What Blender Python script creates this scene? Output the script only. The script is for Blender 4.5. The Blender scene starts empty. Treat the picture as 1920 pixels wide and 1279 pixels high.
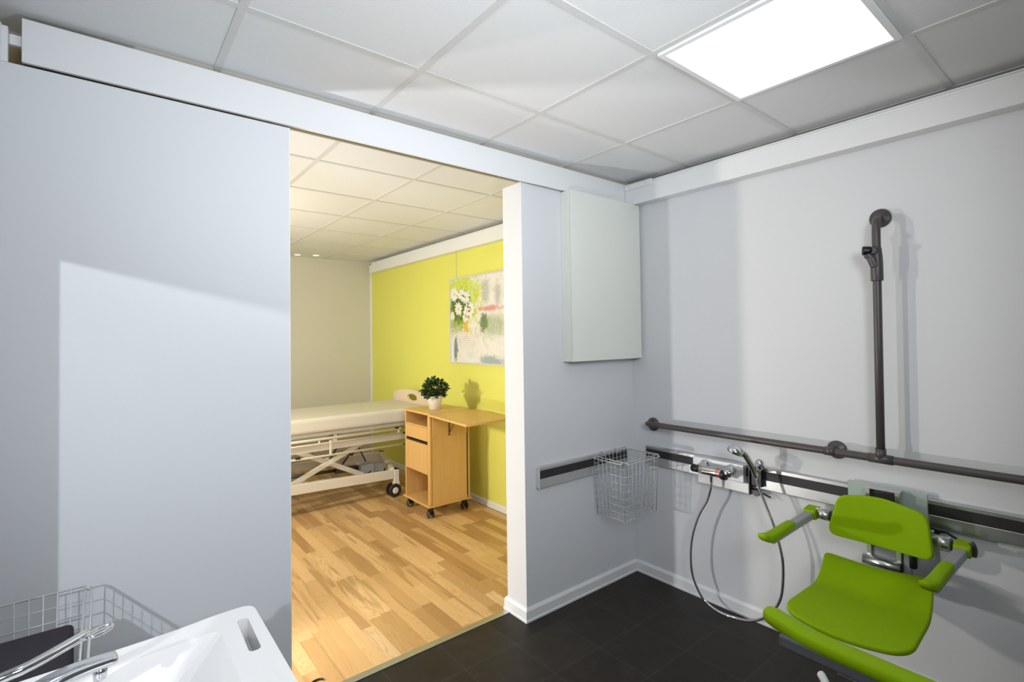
import bpy, bmesh, math, random
from mathutils import Vector, Matrix
random.seed(7)
C = bpy.context.scene.collection
SC = bpy.context.scene
PI = math.pi

# ------------------------------------------------------------------ camera
YAW, PITCH, ROLL = .6774, .0211, -.0134
fw = Vector((math.sin(YAW) * math.cos(PITCH), math.cos(YAW) * math.cos(PITCH), math.sin(PITCH)))
r0 = Vector((math.cos(YAW), -math.sin(YAW), 0))
u0 = r0.cross(fw)
rt = r0 * math.cos(ROLL) + u0 * math.sin(ROLL)
up = u0 * math.cos(ROLL) - r0 * math.sin(ROLL)
cd = bpy.data.cameras.new('camera')
cd.sensor_width = 36.0
cd.lens = 948.59 / 1920 * 36
cd.shift_y = -28.32 / 1920
cd.clip_start = .02
cam = bpy.data.objects.new('camera', cd)
C.objects.link(cam)
M4 = Matrix((rt, up, -fw)).transposed().to_4x4()
M4.translation = Vector((-2.7426, -2.1292, 1.5482))
cam.matrix_world = M4
SC.camera = cam

# ------------------------------------------------------------------ world, lights, exposure
SC.view_settings.view_transform = 'Standard'
SC.view_settings.look = 'None'
SC.view_settings.gamma = 1
SC.view_settings.use_curve_mapping = False
SC.view_settings.exposure = 0.0
w = bpy.data.worlds.new('world')
SC.world = w
w.use_nodes = True
w.node_tree.nodes['Background'].inputs[0].default_value = (.75, .85, 1, 1)
w.node_tree.nodes['Background'].inputs[1].default_value = .12


def light(name, kind, loc, power, color, target=None, **kw):
    d = bpy.data.lights.new(name, kind)
    d.energy = power
    d.color = color
    for k, v in kw.items():
        setattr(d, k, v)
    o = bpy.data.objects.new(name, d)
    C.objects.link(o)
    o.location = loc
    if target is not None:
        o.rotation_euler = (Vector(target) - Vector(loc)).to_track_quat('-Z', 'Y').to_euler()
    return o


# photographer's lamp standing low in the bedroom behind the sliding door, aimed through the doorway
light('doorway_lamp', 'SPOT', (-2.84, .59, .55), 78, (.97, .965, 1), (-1.50, -.80, .95), shadow_soft_size=.035, spot_size=math.radians(150), spot_blend=.35)
# main lamp of the bedroom, out of sight on the left
light('bedroom_lamp', 'AREA', (-3.3, 1.85, 1.62), 55, (1, .945, .775), (0, 1.9, 1.3), shape='SQUARE', size=.16)
light('bedroom_bounce', 'AREA', (-2.6, 1.9, 1.15), 10, (1, .945, .85), (-1.8, 2.4, 2.55), shape='SQUARE', size=.9)
# added light at a flash's mirror image, standing in for a basin mirror's reflection
light('mirror_image_light', 'POINT', (-3.9, -2.7, 2.04), 104, (.9, .95, 1), shadow_soft_size=.02)
# unseen spot added above the basin to brighten it
light('basin_fill', 'SPOT', (-2.80, -1.10, 2.25), 26, (.97, .98, 1), (-2.70, -1.0, .85), shadow_soft_size=.05, spot_size=math.radians(62), spot_blend=.6)
# softbox behind the camera, facing the doorway wall
light('softbox', 'AREA', (-2.45, -2.75, 2.15), 18, (.91, .95, 1), (-1.15, 0, 1.9), shape='DISK', size=.8, spread=math.radians(104))
# its bounce head turned up at the ceiling
light('bounce_flash', 'SPOT', (-2.0, -1.5, 1.15), 62, (.88, .945, 1), (-1.75, -.80, 2.62), shadow_soft_size=.12, spot_size=math.radians(112), spot_blend=1.0)


# ------------------------------------------------------------------ materials
def mat(name, color, rough=.5, metal=0, noise=0, nscale=40, bump=0, spec=.5, coat=0, emit=None, estr=0, alpha=1):
    m = bpy.data.materials.new(name)
    m.use_nodes = True
    nt = m.node_tree
    b = nt.nodes['Principled BSDF']
    b.inputs['Base Color'].default_value = (*color, 1)
    b.inputs['Roughness'].default_value = rough
    b.inputs['Metallic'].default_value = metal
    b.inputs['Specular IOR Level'].default_value = spec
    b.inputs['Coat Weight'].default_value = coat
    if emit:
        b.inputs['Emission Color'].default_value = (*emit, 1)
        b.inputs['Emission Strength'].default_value = estr
    tc = nt.nodes.new('ShaderNodeTexCoord')
    n = nt.nodes.new('ShaderNodeTexNoise')
    n.inputs['Scale'].default_value = nscale
    n.inputs['Detail'].default_value = 4
    nt.links.new(tc.outputs['Object'], n.inputs['Vector'])
    if noise:
        mx = nt.nodes.new('ShaderNodeMix')
        mx.data_type = 'RGBA'
        mx.inputs[6].default_value = (*[c * (1 - noise) for c in color], 1)
        mx.inputs[7].default_value = (*[min(1, c * (1 + noise)) for c in color], 1)
        nt.links.new(n.outputs['Fac'], mx.inputs[0])
        nt.links.new(mx.outputs[2], b.inputs['Base Color'])
    if bump:
        bp = nt.nodes.new('ShaderNodeBump')
        bp.inputs['Strength'].default_value = bump
        bp.inputs['Distance'].default_value = .002
        nt.links.new(n.outputs['Fac'], bp.inputs['Height'])
        nt.links.new(bp.outputs['Normal'], b.inputs['Normal'])
    return m


class NB:
    """small helper for building node graphs"""

    def __init__(s, m):
        s.nt = m.node_tree
        s.b = s.nt.nodes['Principled BSDF']
        tc = s.nt.nodes.new('ShaderNodeTexCoord')
        sp = s.nt.nodes.new('ShaderNodeSeparateXYZ')
        s.nt.links.new(tc.outputs['Object'], sp.inputs[0])
        s.co = tc.outputs['Object']
        s.x, s.y, s.z = sp.outputs

    def m(s, op, a, b=None, c=None):
        n = s.nt.nodes.new('ShaderNodeMath')
        n.operation = op
        for i, v in enumerate((a, b, c)):
            if v is None:
                continue
            if hasattr(v, 'is_linked'):
                s.nt.links.new(v, n.inputs[i])
            else:
                n.inputs[i].default_value = v
        return n.outputs[0]

    def vec(s, x, y, z=0.0):
        n = s.nt.nodes.new('ShaderNodeCombineXYZ')
        for i, v in enumerate((x, y, z)):
            if hasattr(v, 'is_linked'):
                s.nt.links.new(v, n.inputs[i])
            else:
                n.inputs[i].default_value = v
        return n.outputs[0]

    def noise(s, vec, scale=5, detail=4, rough=.5, dist=0):
        n = s.nt.nodes.new('ShaderNodeTexNoise')
        n.inputs['Scale'].default_value = scale
        n.inputs['Detail'].default_value = detail
        n.inputs['Roughness'].default_value = rough
        n.inputs['Distortion'].default_value = dist
        s.nt.links.new(vec, n.inputs['Vector'])
        return n.outputs['Fac']

    def white(s, vec):
        n = s.nt.nodes.new('ShaderNodeTexWhiteNoise')
        s.nt.links.new(vec, n.inputs['Vector'])
        return n.outputs['Value']

    def ramp(s, fac, stops):
        n = s.nt.nodes.new('ShaderNodeValToRGB')
        e = n.color_ramp.elements
        while len(e) < len(stops):
            e.new(.5)
        for i, (p, c) in enumerate(stops):
            e[i].position = p
            e[i].color = (*c, 1) if len(c) == 3 else c
        s.nt.links.new(fac, n.inputs[0])
        return n.outputs['Color']

    def mix(s, fac, a, b, mode='MIX'):
        n = s.nt.nodes.new('ShaderNodeMix')
        n.data_type = 'RGBA'
        n.blend_type = mode
        for i, v in ((0, fac), (6, a), (7, b)):
            if hasattr(v, 'is_linked'):
                s.nt.links.new(v, n.inputs[i])
            elif i == 0:
                n.inputs[0].default_value = v
            else:
                n.inputs[i].default_value = (*v, 1)
        return n.outputs[2]

    def out(s, color, rough=None, bump=None, dist=.001, strength=.5):
        s.nt.links.new(color, s.b.inputs['Base Color'])
        if rough is not None:
            if hasattr(rough, 'is_linked'):
                s.nt.links.new(rough, s.b.inputs['Roughness'])
            else:
                s.b.inputs['Roughness'].default_value = rough
        if bump is not None:
            bp = s.nt.nodes.new('ShaderNodeBump')
            bp.inputs['Strength'].default_value = strength
            bp.inputs['Distance'].default_value = dist
            s.nt.links.new(bump, bp.inputs['Height'])
            s.nt.links.new(bp.outputs['Normal'], s.b.inputs['Normal'])


def tile_floor_mat():
    m = mat('dark_stone_tiles', (.02, .018, .017), .45, spec=.3)
    n = NB(m)
    sx, sy = .302, .2885
    u = n.m('DIVIDE', n.m('ADD', n.x, .224 + 20 * sx), sx)
    v = n.m('DIVIDE', n.m('ADD', n.y, .118 + 20 * sy), sy)
    fu, fv = n.m('FRACT', u), n.m('FRACT', v)
    du = n.m('MULTIPLY', n.m('MINIMUM', fu, n.m('SUBTRACT', 1.0, fu)), sx)
    dv = n.m('MULTIPLY', n.m('MINIMUM', fv, n.m('SUBTRACT', 1.0, fv)), sy)
    line = n.m('LESS_THAN', n.m('MINIMUM', du, dv), .0011)
    rnd = n.white(n.vec(n.m('FLOOR', u), n.m('FLOOR', v)))
    ns = n.noise(n.co, 14, 8, .7, .6)
    nf = n.noise(n.co, 3.5, 3, .5)
    f = n.m('ADD', n.m('MULTIPLY', ns, .75), n.m('ADD', n.m('MULTIPLY', rnd, .16), n.m('MULTIPLY', nf, .22)))
    col = n.ramp(f, [(.3, (.012, .0098, .0078)), (.55, (.021, .0174, .014)), (.8, (.036, .030, .024))])
    col = n.mix(line, col, (.06, .055, .048))
    n.out(col, n.m('ADD', .38, n.m('MULTIPLY', ns, .25)), ns, .0006, .35)
    return m


def wood_floor_mat():
    m = mat('ash_parquet', (.5, .3, .12), .4)
    n = NB(m)
    X, Y = n.x, n.y
    wd, ln = .0715, .56
    u = n.m('DIVIDE', n.m('ADD', X, 10.0435), wd)
    row = n.m('FLOOR', u)
    sh = n.white(n.vec(row, 3.3))
    v = n.m('DIVIDE', n.m('ADD', n.m('ADD', Y, 10.0), n.m('MULTIPLY', sh, 3.0)), ln)
    colm = n.m('FLOOR', v)
    rnd = n.white(n.vec(row, colm, 1.7))
    rnd2 = n.white(n.vec(row, colm, 9.1))
    rnd3 = n.white(n.vec(row, colm, 4.6))
    oy = n.m('ADD', n.m('MULTIPLY', Y, 1.15), n.m('MULTIPLY', rnd2, 30.0))
    # cathedral figure: contour lines of a stretched noise
    g1 = n.noise(n.vec(n.m('MULTIPLY', X, 10.0), oy, n.m('MULTIPLY', rnd, 20.0)), 1.5, 2, .45, .6)
    fr = n.m('FRACT', n.m('MULTIPLY', g1, 16.0))
    rings = n.m('POWER', n.m('ABSOLUTE', n.m('SUBTRACT', n.m('MULTIPLY', fr, 2.0), 1.0)), 3.0)
    # fine straight pores
    g2 = n.noise(n.vec(n.m('MULTIPLY', X, 110.0), n.m('MULTIPLY', Y, 3.0), rnd), 2, 4, .6)
    # brown heartwood smears inside some strips
    g3 = n.noise(n.vec(n.m('MULTIPLY', X, 16.0), n.m('ADD', n.m('MULTIPLY', Y, 1.6), n.m('MULTIPLY', rnd3, 40.0)), rnd2), 1.0, 2, .5, .4)
    base = n.ramp(rnd, [(0, (.78, .52, .25)), (.35, (.71, .45, .20)), (.62, (.66, .405, .17)), (.80, (.53, .31, .12)), (.93, (.42, .23, .085)), (1, (.80, .56, .30))])
    heart = n.ramp(g3, [(.50, (0, 0, 0)), (.60, (1, 1, 1))])
    base = n.mix(n.m('MULTIPLY', n.m('MULTIPLY', heart, n.m('GREATER_THAN', rnd3, .45)), .62), base, (.36, .19, .065))
    dk = n.m('MULTIPLY', n.m('MULTIPLY', rings, n.m('ADD', .12, n.m('MULTIPLY', rnd2, .55))), .75)
    col = n.mix(dk, base, (.34, .18, .062))
    col = n.mix(n.m('MULTIPLY', g2, .22), col, (.36, .2, .07))
    fu, fv = n.m('FRACT', u), n.m('FRACT', v)
    du = n.m('MULTIPLY', n.m('MINIMUM', fu, n.m('SUBTRACT', 1.0, fu)), wd)
    dv = n.m('MULTIPLY', n.m('MINIMUM', fv, n.m('SUBTRACT', 1.0, fv)), ln)
    line = n.m('MULTIPLY', n.m('LESS_THAN', n.m('MINIMUM', du, dv), .0006), .4)
    col = n.mix(line, col, (.16, .08, .03))
    n.out(col, n.m('ADD', .30, n.m('MULTIPLY', g2, .15)))
    return m


def beech_mat(name, axis):
    m = mat(name, (.6, .34, .12), .4)
    n = NB(m)
    if axis == 'z':
        v = n.vec(n.m('MULTIPLY', n.x, 40.0), n.m('MULTIPLY', n.y, 40.0), n.m('MULTIPLY', n.z, 2.0))
    else:
        v = n.vec(n.m('MULTIPLY', n.x, 40.0), n.m('MULTIPLY', n.y, 2.0), n.m('MULTIPLY', n.z, 40.0))
    g = n.noise(v, 1.2, 4, .6, .3)
    n.out(n.ramp(g, [(.3, (.72, .445, .16)), (.7, (.65, .385, .125))]), .38)
    return m


def brushed_mat(name, color, rough, axis):
    m = mat(name, color, rough, 1)
    n = NB(m)
    s = {'x': (1, 300, 300), 'y': (300, 1, 300), 'z': (300, 300, 1)}[axis]
    g = n.noise(n.vec(*[n.m('MULTIPLY', c, float(k)) for c, k in zip((n.x, n.y, n.z), s)]), 1, 2)
    n.out(n.ramp(g, [(.2, tuple(c * .92 for c in color)), (.8, color)]), rough)
    return m


def painting_mat():
    m = mat('painted_canvas', (.8, .8, .75), .6)
    n = NB(m)
    # u: 0 at the left edge of the picture (y=2.245) growing to the right, v: height 0..1
    u = n.m('DIVIDE', n.m('SUBTRACT', 2.245 - 1.665, n.y), .85)
    v = n.m('DIVIDE', n.m('SUBTRACT', n.z, 1.3 - 1.292), .83)
    nz = n.noise(n.co, 7, 6, .65, .8)
    nz2 = n.noise(n.co, 16, 5, .7, 1.2)
    nv = n.noise(n.vec(0.0, n.m('MULTIPLY', n.y, 40.0), n.m('MULTIPLY', n.z, 5.0)), 1, 4, .6, .6)
    wob = n.m('MULTIPLY', n.m('ADD', n.m('MULTIPLY', n.m('SUBTRACT', nz, .5), .75), n.m('MULTIPLY', n.m('SUBTRACT', nz2, .5), .9)), 1.5)

    def blob(cu, cv, ru, rv, soft=.5):
        a = n.m('DIVIDE', n.m('SUBTRACT', u, cu), ru)
        b = n.m('DIVIDE', n.m('SUBTRACT', v, cv), rv)
        d = n.m('SQRT', n.m('ADD', n.m('MULTIPLY', a, a), n.m('MULTIPLY', b, b)))
        d = n.m('ADD', d, n.m('MULTIPLY', wob, 1.6))
        q = n.m('DIVIDE', n.m('SUBTRACT', 1.0 + soft * .5, d), soft)
        return n.m('MINIMUM', n.m('MAXIMUM', q, 0.0), 1.0)
    col = n.ramp(nz, [(.3, (.68, .66, .56)), (.5, (.78, .75, .70)), (.7, (.62, .66, .63))])
    col = n.mix(n.m('MULTIPLY', blob(.20, .76, .40, .36, .45), 1.0), col, n.ramp(nz2, [(.3, (.42, .50, .02)), (.5, (.62, .70, .10)), (.7, (.26, .38, .03))]))
    col = n.mix(blob(.2, .66, .22, .16, .7), col, n.ramp(nz2, [(.35, (.02, .06, .01)), (.6, (.16, .25, .03))]))
    col = n.mix(n.m('MULTIPLY', blob(.12, .5, .2, .14, .7), nv), col, (.10, .2, .01))
    col = n.mix(n.m('MULTIPLY', blob(.33, .46, .05, .12, .6), .8), col, (.72, .42, .03))
    col = n.mix(n.m('MULTIPLY', blob(.11, .17, .04, .14, .4), .85), col, (.10, .16, .16))
    col = n.mix(n.m('MULTIPLY', blob(.68, .47, .07, .1, .5), .9), col, (.07, .13, .05))
    col = n.mix(n.m('MULTIPLY', blob(.82, .42, .2, .12, .8), n.m('MULTIPLY', nz2, 1.1)), col, (.20, .29, .06))
    col = n.mix(n.m('MULTIPLY', blob(.72, .8, .06, .14, .9), .6), col, (.34, .36, .34))
    col = n.mix(n.m('MULTIPLY', blob(.93, .76, .05, .12, .9), .6), col, (.3, .33, .3))
    col = n.mix(n.m('MULTIPLY', blob(.78, .615, .22, .03, .8), .75), col, (.62, .16, .10))
    col = n.mix(n.m('MULTIPLY', blob(.82, .04, .22, .05, .8), .7), col, (.18, .30, .29))
    col = n.mix(n.m('MULTIPLY', blob(.3, .27, .2, .1, 1.0), n.m('MULTIPLY', n.m('GREATER_THAN', n.m('FRACT', n.m('MULTIPLY', v, 38.0)), .62), n.m('MULTIPLY', nz2, .7))), col, (.45, .20, .16))
    n.out(col, .55, nz2, .001, .4)
    return m


MAT = {}
MAT['wall'] = mat('white_wall_paint', (.69, .70, .72), .6, noise=.015, nscale=3, bump=.02)
MAT['wallbed'] = mat('beige_wall_paint', (.61, .585, .50), .65, noise=.02, nscale=3)
MAT['green_wall'] = mat('lime_wall_paint', (.74, .735, .145), .6, noise=.02, nscale=4)
MAT['trim'] = mat('white_lacquer', (.78, .79, .80), .35, noise=.01, nscale=10)
MAT['door'] = mat('sliding_door_laminate', (.71, .73, .755), .5, noise=.01, nscale=4)
MAT['ceil'] = mat('ceiling_tile_white', (.70, .705, .71), .85, noise=.03, nscale=120, bump=.08)
MAT['tbar'] = mat('ceiling_grid_metal', (.60, .60, .585), .55, noise=.02, nscale=30)
MAT['tiles'] = tile_floor_mat()
MAT['wood'] = wood_floor_mat()
MAT['beech'] = beech_mat('beech_upright', 'z')
MAT['beech_top'] = beech_mat('beech_top', 'y')
MAT['track_under'] = mat('track_underside_metal', (.30, .26, .19), .5, .2, noise=.04)
MAT['dark_gap'] = mat('dark_recess', (.03, .022, .015), .7, noise=.1)
MAT['alu'] = brushed_mat('brushed_aluminium', (.66, .67, .67), .34, 'y')
MAT['alu_x'] = brushed_mat('brushed_aluminium_cross', (.66, .67, .67), .34, 'x')
MAT['stripe'] = mat('black_plastic_stripe', (.022, .02, .022), .5, noise=.1, nscale=60)
MAT['greyrail'] = mat('anthracite_nylon', (.075, .064, .066), .38, noise=.06, nscale=50)
MAT['black'] = mat('black_plastic', (.008, .008, .009), .35, noise=.1, nscale=60)
MAT['chrome'] = mat('polished_chrome', (.72, .73, .75), .07, 1, noise=.02, nscale=20)
MAT['steel_wire'] = mat('grey_coated_wire', (.62, .63, .63), .4, .3, noise=.04, nscale=60)
MAT['white'] = mat('white_gloss', (.82, .83, .84), .3, noise=.01, nscale=10)
MAT['cabinet'] = mat('cabinet_white', (.765, .785, .725), .35, noise=.01, nscale=8)
MAT['plate'] = mat('satin_plate', (.70, .71, .71), .35, .25, noise=.02, nscale=40)
MAT['plate_reflection'] = mat('plate_green_reflection', (.50, .58, .55), .25, .25, noise=.03, nscale=20)  # aluminium plate, its green reflection put into the base colour
MAT['lime'] = mat('lime_green_polyurethane', (.25, .415, .0005), .6, noise=.03, nscale=60, spec=.14)
MAT['grey_plastic'] = mat('grey_plastic', (.33, .335, .35), .45, noise=.03, nscale=50)
MAT['core_grey'] = mat('support_core_grey', (.115, .115, .125), .45, noise=.04, nscale=50)
MAT['darkgrey'] = mat('dark_grey_metal', (.10, .10, .11), .35, .6, noise=.05, nscale=50)
MAT['cream'] = mat('cream_powder_coat', (.74, .69, .60), .4, noise=.02, nscale=30)
MAT['mattress'] = mat('mattress_cover', (.69, .64, .555), .7, noise=.03, nscale=60, bump=.2)
MAT['headboard'] = mat('pale_wood_board', (.78, .62, .47), .45, noise=.05, nscale=25)
MAT['rubber'] = mat('black_rubber', (.015, .015, .016), .6, noise=.1, nscale=80)
MAT['ceramic'] = mat('white_ceramic', (.89, .89, .90), .18, noise=.005, nscale=5, coat=.3)
MAT['towel'] = mat('dark_towel_cloth', (.022, .019, .026), .95, noise=.25, nscale=140, bump=.9)
MAT['leaf'] = mat('dark_green_leaf', (.018, .05, .010), .35, noise=.35, nscale=60)
MAT['stem'] = mat('plant_stem', (.22, .17, .07), .7, noise=.2, nscale=60)
MAT['soil'] = mat('potting_soil', (.03, .02, .012), .95, noise=.3, nscale=120, bump=.8)
MAT['pot'] = mat('white_pot_glaze', (.82, .76, .68), .3, noise=.01, nscale=20)
MAT['canvas'] = painting_mat()
MAT['petal'] = mat('white_petal_paint', (.78, .78, .74), .6, noise=.06, nscale=60)
MAT['yolk'] = mat('yellow_paint', (.75, .55, .06), .6, noise=.1, nscale=80)
MAT['red'] = mat('red_mark', (.5, .02, .02), .4, noise=.05)
MAT['timber'] = mat('raw_timber', (.55, .42, .25), .7, noise=.15, nscale=20)
MAT['lamp'] = mat('lit_diffuser', (1, 1, 1), .5, emit=(1, .965, .93), estr=1.7)
MAT['spot'] = mat('lit_spot', (1, 1, 1), .5, emit=(1, .9, .7), estr=2.2)
MAT['outside'] = mat('outside_render', (.5, .5, .5), .8, noise=.05)


# ------------------------------------------------------------------ mesh helpers
class MB:
    def __init__(s):
        s.v, s.f, s.mi, s.sm = [], [], [], []
        s.cur = 0

    def add(s, vs, fs, smooth=False):
        o = len(s.v)
        s.v += [Vector(p) for p in vs]
        for f in fs:
            s.f.append([i + o for i in f])
            s.mi.append(s.cur)
            s.sm.append(smooth)
        return s

    def mat(s, i):
        s.cur = i
        return s

    def box(s, x0, x1, y0, y1, z0, z1):
        vs = [(x, y, z) for z in (z0, z1) for y in (y0, y1) for x in (x0, x1)]
        return s.add(vs, [(0, 2, 3, 1), (4, 5, 7, 6), (0, 1, 5, 4), (2, 6, 7, 3), (0, 4, 6, 2), (1, 3, 7, 5)])

    def bar(s, a, b, wd, th, upv=(0, 0, 1)):
        a, b = Vector(a), Vector(b)
        d = (b - a).normalized()
        sd = d.cross(Vector(upv)).normalized()
        u = sd.cross(d).normalized()
        vs = []
        for p in (a, b):
            for i, j in ((-1, -1), (1, -1), (1, 1), (-1, 1)):
                vs.append(p + sd * (i * wd / 2) + u * (j * th / 2))
        return s.add(vs, [(3, 2, 1, 0), (4, 5, 6, 7)] + [(i, (i + 1) % 4, 4 + (i + 1) % 4, 4 + i) for i in range(4)])

    def tube(s, path, r, seg=10, caps=True, closed=False):
        P = [Vector(p) for p in path]
        n = len(P)
        rs = r if isinstance(r, (list, tuple)) else [r] * n
        T = []
        for i in range(n):
            a = P[(i - 1) % n] if (closed or i) else P[0]
            b = P[(i + 1) % n] if (closed or i < n - 1) else P[-1]
            T.append((b - a).normalized())
        ref = Vector((0, 0, 1)) if abs(T[0].z) < .9 else Vector((1, 0, 0))
        N = T[0].cross(ref).normalized()
        vs, fs = [], []
        for i in range(n):
            if i:
                ax = T[i - 1].cross(T[i])
                if ax.length > 1e-7:
                    N = Matrix.Rotation(T[i - 1].angle(T[i]), 3, ax.normalized()) @ N
            B = T[i].cross(N)
            for k in range(seg):
                a = 2 * PI * k / seg
                vs.append(P[i] + (N * math.cos(a) + B * math.sin(a)) * rs[i])
        m = n if closed else n - 1
        for i in range(m):
            for k in range(seg):
                j = (i + 1) % n
                fs.append((i * seg + k, i * seg + (k + 1) % seg, j * seg + (k + 1) % seg, j * seg + k))
        s.add(vs, fs, True)
        if caps and not closed:
            o = len(s.v) - len(vs)
            s.f += [[o + k for k in range(seg)][::-1], [o + (n - 1) * seg + k for k in range(seg)]]
            s.mi += [s.cur] * 2
            s.sm += [False] * 2
        return s

    def cyl(s, a, b, r, r2=None, seg=24):
        return s.tube([a, b], [r, r if r2 is None else r2], seg)

    def lathe(s, o, axis, prof, seg=28, caps=True):
        """prof: list of (distance along axis, radius)"""
        o, ax = Vector(o), Vector(axis).normalized()
        ref = Vector((0, 0, 1)) if abs(ax.z) < .9 else Vector((1, 0, 0))
        N = ax.cross(ref).normalized()
        B = ax.cross(N)
        vs, fs = [], []
        for d, r in prof:
            for k in range(seg):
                a = 2 * PI * k / seg
                vs.append(o + ax * d + (N * math.cos(a) + B * math.sin(a)) * r)
        for i in range(len(prof) - 1):
            for k in range(seg):
                fs.append((i * seg + k, i * seg + (k + 1) % seg, (i + 1) * seg + (k + 1) % seg, (i + 1) * seg + k))
        s.add(vs, fs, True)
        if caps:
            q = len(s.v) - len(vs)
            s.f += [[q + k for k in range(seg)][::-1], [q + (len(prof) - 1) * seg + k for k in range(seg)]]
            s.mi += [s.cur] * 2
            s.sm += [False] * 2
        return s

    def prism(s, poly, vec):
        """closed planar polygon (3D points) extruded by vec"""
        n = len(poly)
        v = Vector(vec)
        vs = [Vector(p) for p in poly] + [Vector(p) + v for p in poly]
        return s.add(vs, [list(range(n))[::-1], list(range(n, 2 * n))] + [(i, (i + 1) % n, n + (i + 1) % n, n + i) for i in range(n)])

    def ball(s, c, r, sc=(1, 1, 1), seg=16, rings=10):
        vs, fs = [], []
        for i in range(rings + 1):
            t = PI * i / rings
            for k in range(seg):
                a = 2 * PI * k / seg
                vs.append((c[0] + r * sc[0] * math.sin(t) * math.cos(a), c[1] + r * sc[1] * math.sin(t) * math.sin(a), c[2] + r * sc[2] * math.cos(t)))
        for i in range(rings):
            for k in range(seg):
                fs.append((i * seg + k, (i + 1) * seg + k, (i + 1) * seg + (k + 1) % seg, i * seg + (k + 1) % seg))
        return s.add(vs, fs, True)


def smooth_path(pts, n=8, closed=False):
    P = [Vector(p) for p in pts]
    out = []
    m = len(P)
    rng = range(m if closed else m - 1)
    for i in rng:
        if closed:
            p0, p1, p2, p3 = (P[(i + k) % m] for k in (-1, 0, 1, 2))
        else:
            p0, p1, p2, p3 = P[max(i - 1, 0)], P[i], P[i + 1], P[min(i + 2, m - 1)]
        for k in range(n):
            t = k / n
            out.append(.5 * ((2 * p1) + (p2 - p0) * t + (2 * p0 - 5 * p1 + 4 * p2 - p3) * t * t + (3 * p1 - p0 - 3 * p2 + p3) * t ** 3))
    if not closed:
        out.append(P[-1])
    return out


def rounded_poly(pts, r, n=6):
    """2D polygon with rounded corners; r a number or a list per corner"""
    out = []
    m = len(pts)
    rs = r if isinstance(r, (list, tuple)) else [r] * m
    for i in range(m):
        p, a, b = Vector(pts[i]), Vector(pts[i - 1]), Vector(pts[(i + 1) % m])
        da, db = (a - p).normalized(), (b - p).normalized()
        s, e = p + da * rs[i], p + db * rs[i]
        for k in range(n + 1):
            t = k / n
            out.append((1 - t) ** 2 * s + 2 * t * (1 - t) * p + t * t * e)
    return out


def build(name, mb, mats, parent=None, bevel=0, seg=2, origin=None, solid=0, subsurf=0, offset=-1):
    me = bpy.data.meshes.new(name)
    o = bpy.data.objects.new(name, me)
    C.objects.link(o)
    off = Vector((0, 0, 0))
    if parent is not None:
        q = parent
        while q is not None:
            off += q.location
            q = q.parent
        o.parent = parent
    elif origin is not None:
        off = Vector(origin)
        o.location = off
    me.from_pydata([tuple(p - off) for p in mb.v], [], mb.f)
    if not isinstance(mats, (list, tuple)):
        mats = [mats]
    for k in mats:
        me.materials.append(MAT[k])
    for p, i, sm in zip(me.polygons, mb.mi, mb.sm):
        p.material_index = i
        p.use_smooth = sm
    bm = bmesh.new()
    bm.from_mesh(me)
    bmesh.ops.recalc_face_normals(bm, faces=bm.faces)
    bm.to_mesh(me)
    bm.free()
    if solid:
        md = o.modifiers.new('thickness', 'SOLIDIFY')
        md.thickness = solid
        md.offset = offset
    if bevel:
        md = o.modifiers.new('edges', 'BEVEL')
        md.width = bevel
        md.segments = seg
        md.limit_method = 'ANGLE'
        md.angle_limit = math.radians(40)
        md.harden_normals = False
    if subsurf:
        md = o.modifiers.new('smooth', 'SUBSURF')
        md.levels = md.render_levels = subsurf
    return o


def struct(name, mb, mats, bevel=0):
    o = build(name, mb, mats, bevel=bevel)
    o['kind'] = 'structure'
    return o


def thing(name, label, cat, loc, group=None):
    o = bpy.data.objects.new(name, None)
    o.empty_display_size = .1
    C.objects.link(o)
    o.location = loc
    o['label'] = label
    o['category'] = cat
    if group:
        o['group'] = group
    return o


def tag(o, label, cat, group=None):
    o['label'] = label
    o['category'] = cat
    if group:
        o['group'] = group
    return o


# ------------------------------------------------------------------ room shell
ZC = 2.5517
XL, YR, YB, XBL = -3.05, -3.3, 4.25, -4.6
struct('floor', MB().box(XL - .1, .1, YR - .1, .130, -.12, 0), 'tiles')
struct('floor_bedroom', MB().box(XBL - .1, .1, .166, YB + .1, -.12, 0), 'wood')
struct('trim_threshold', MB().box(-2.9, -.94, .128, .170, -.02, .005), 'alu_x', bevel=.002)
struct('ceiling', MB().box(XBL - .1, .1, YR - .1, YB + .1, ZC, ZC + .1), 'ceil')
g = MB()
GX, GY = -.6233, -.4601
for k in range(-6, 2):
    x = GX + .6 * k
    if x < -.02:
        g.box(x - .012, x + .012, YR, YB, ZC - .0035, ZC + .002)
for k in range(-5, 8):
    y = GY + .6 * k
    g.box(XBL, 0, y - .012, y + .012, ZC - .003, ZC + .002)
struct('trim_ceiling_grid', g, 'tbar')

struct('wall_right', MB().box(0, .12, YR, .02, 0, ZC), 'wall')
struct('wall_green', MB().box(0, .12, .02, YB, 0, ZC), 'green_wall')
struct('wall_back', MB().box(XBL - .1, .12, YB, YB + .12, 0, ZC), 'wallbed')
struct('wall_bedroom_left', MB().box(XBL - .12, XBL, 0, YB, 0, ZC), 'wallbed')
# short stub wall beside the doorway and the wall hidden behind the sliding door
struct('wall_stub', MB().box(-.953, 0, 0, .168, 0, 2.405), 'wall', bevel=.002)
struct('wall_door', MB().box(XBL, -2.30, .035, .13, 0, 2.385), 'wall')
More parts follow.
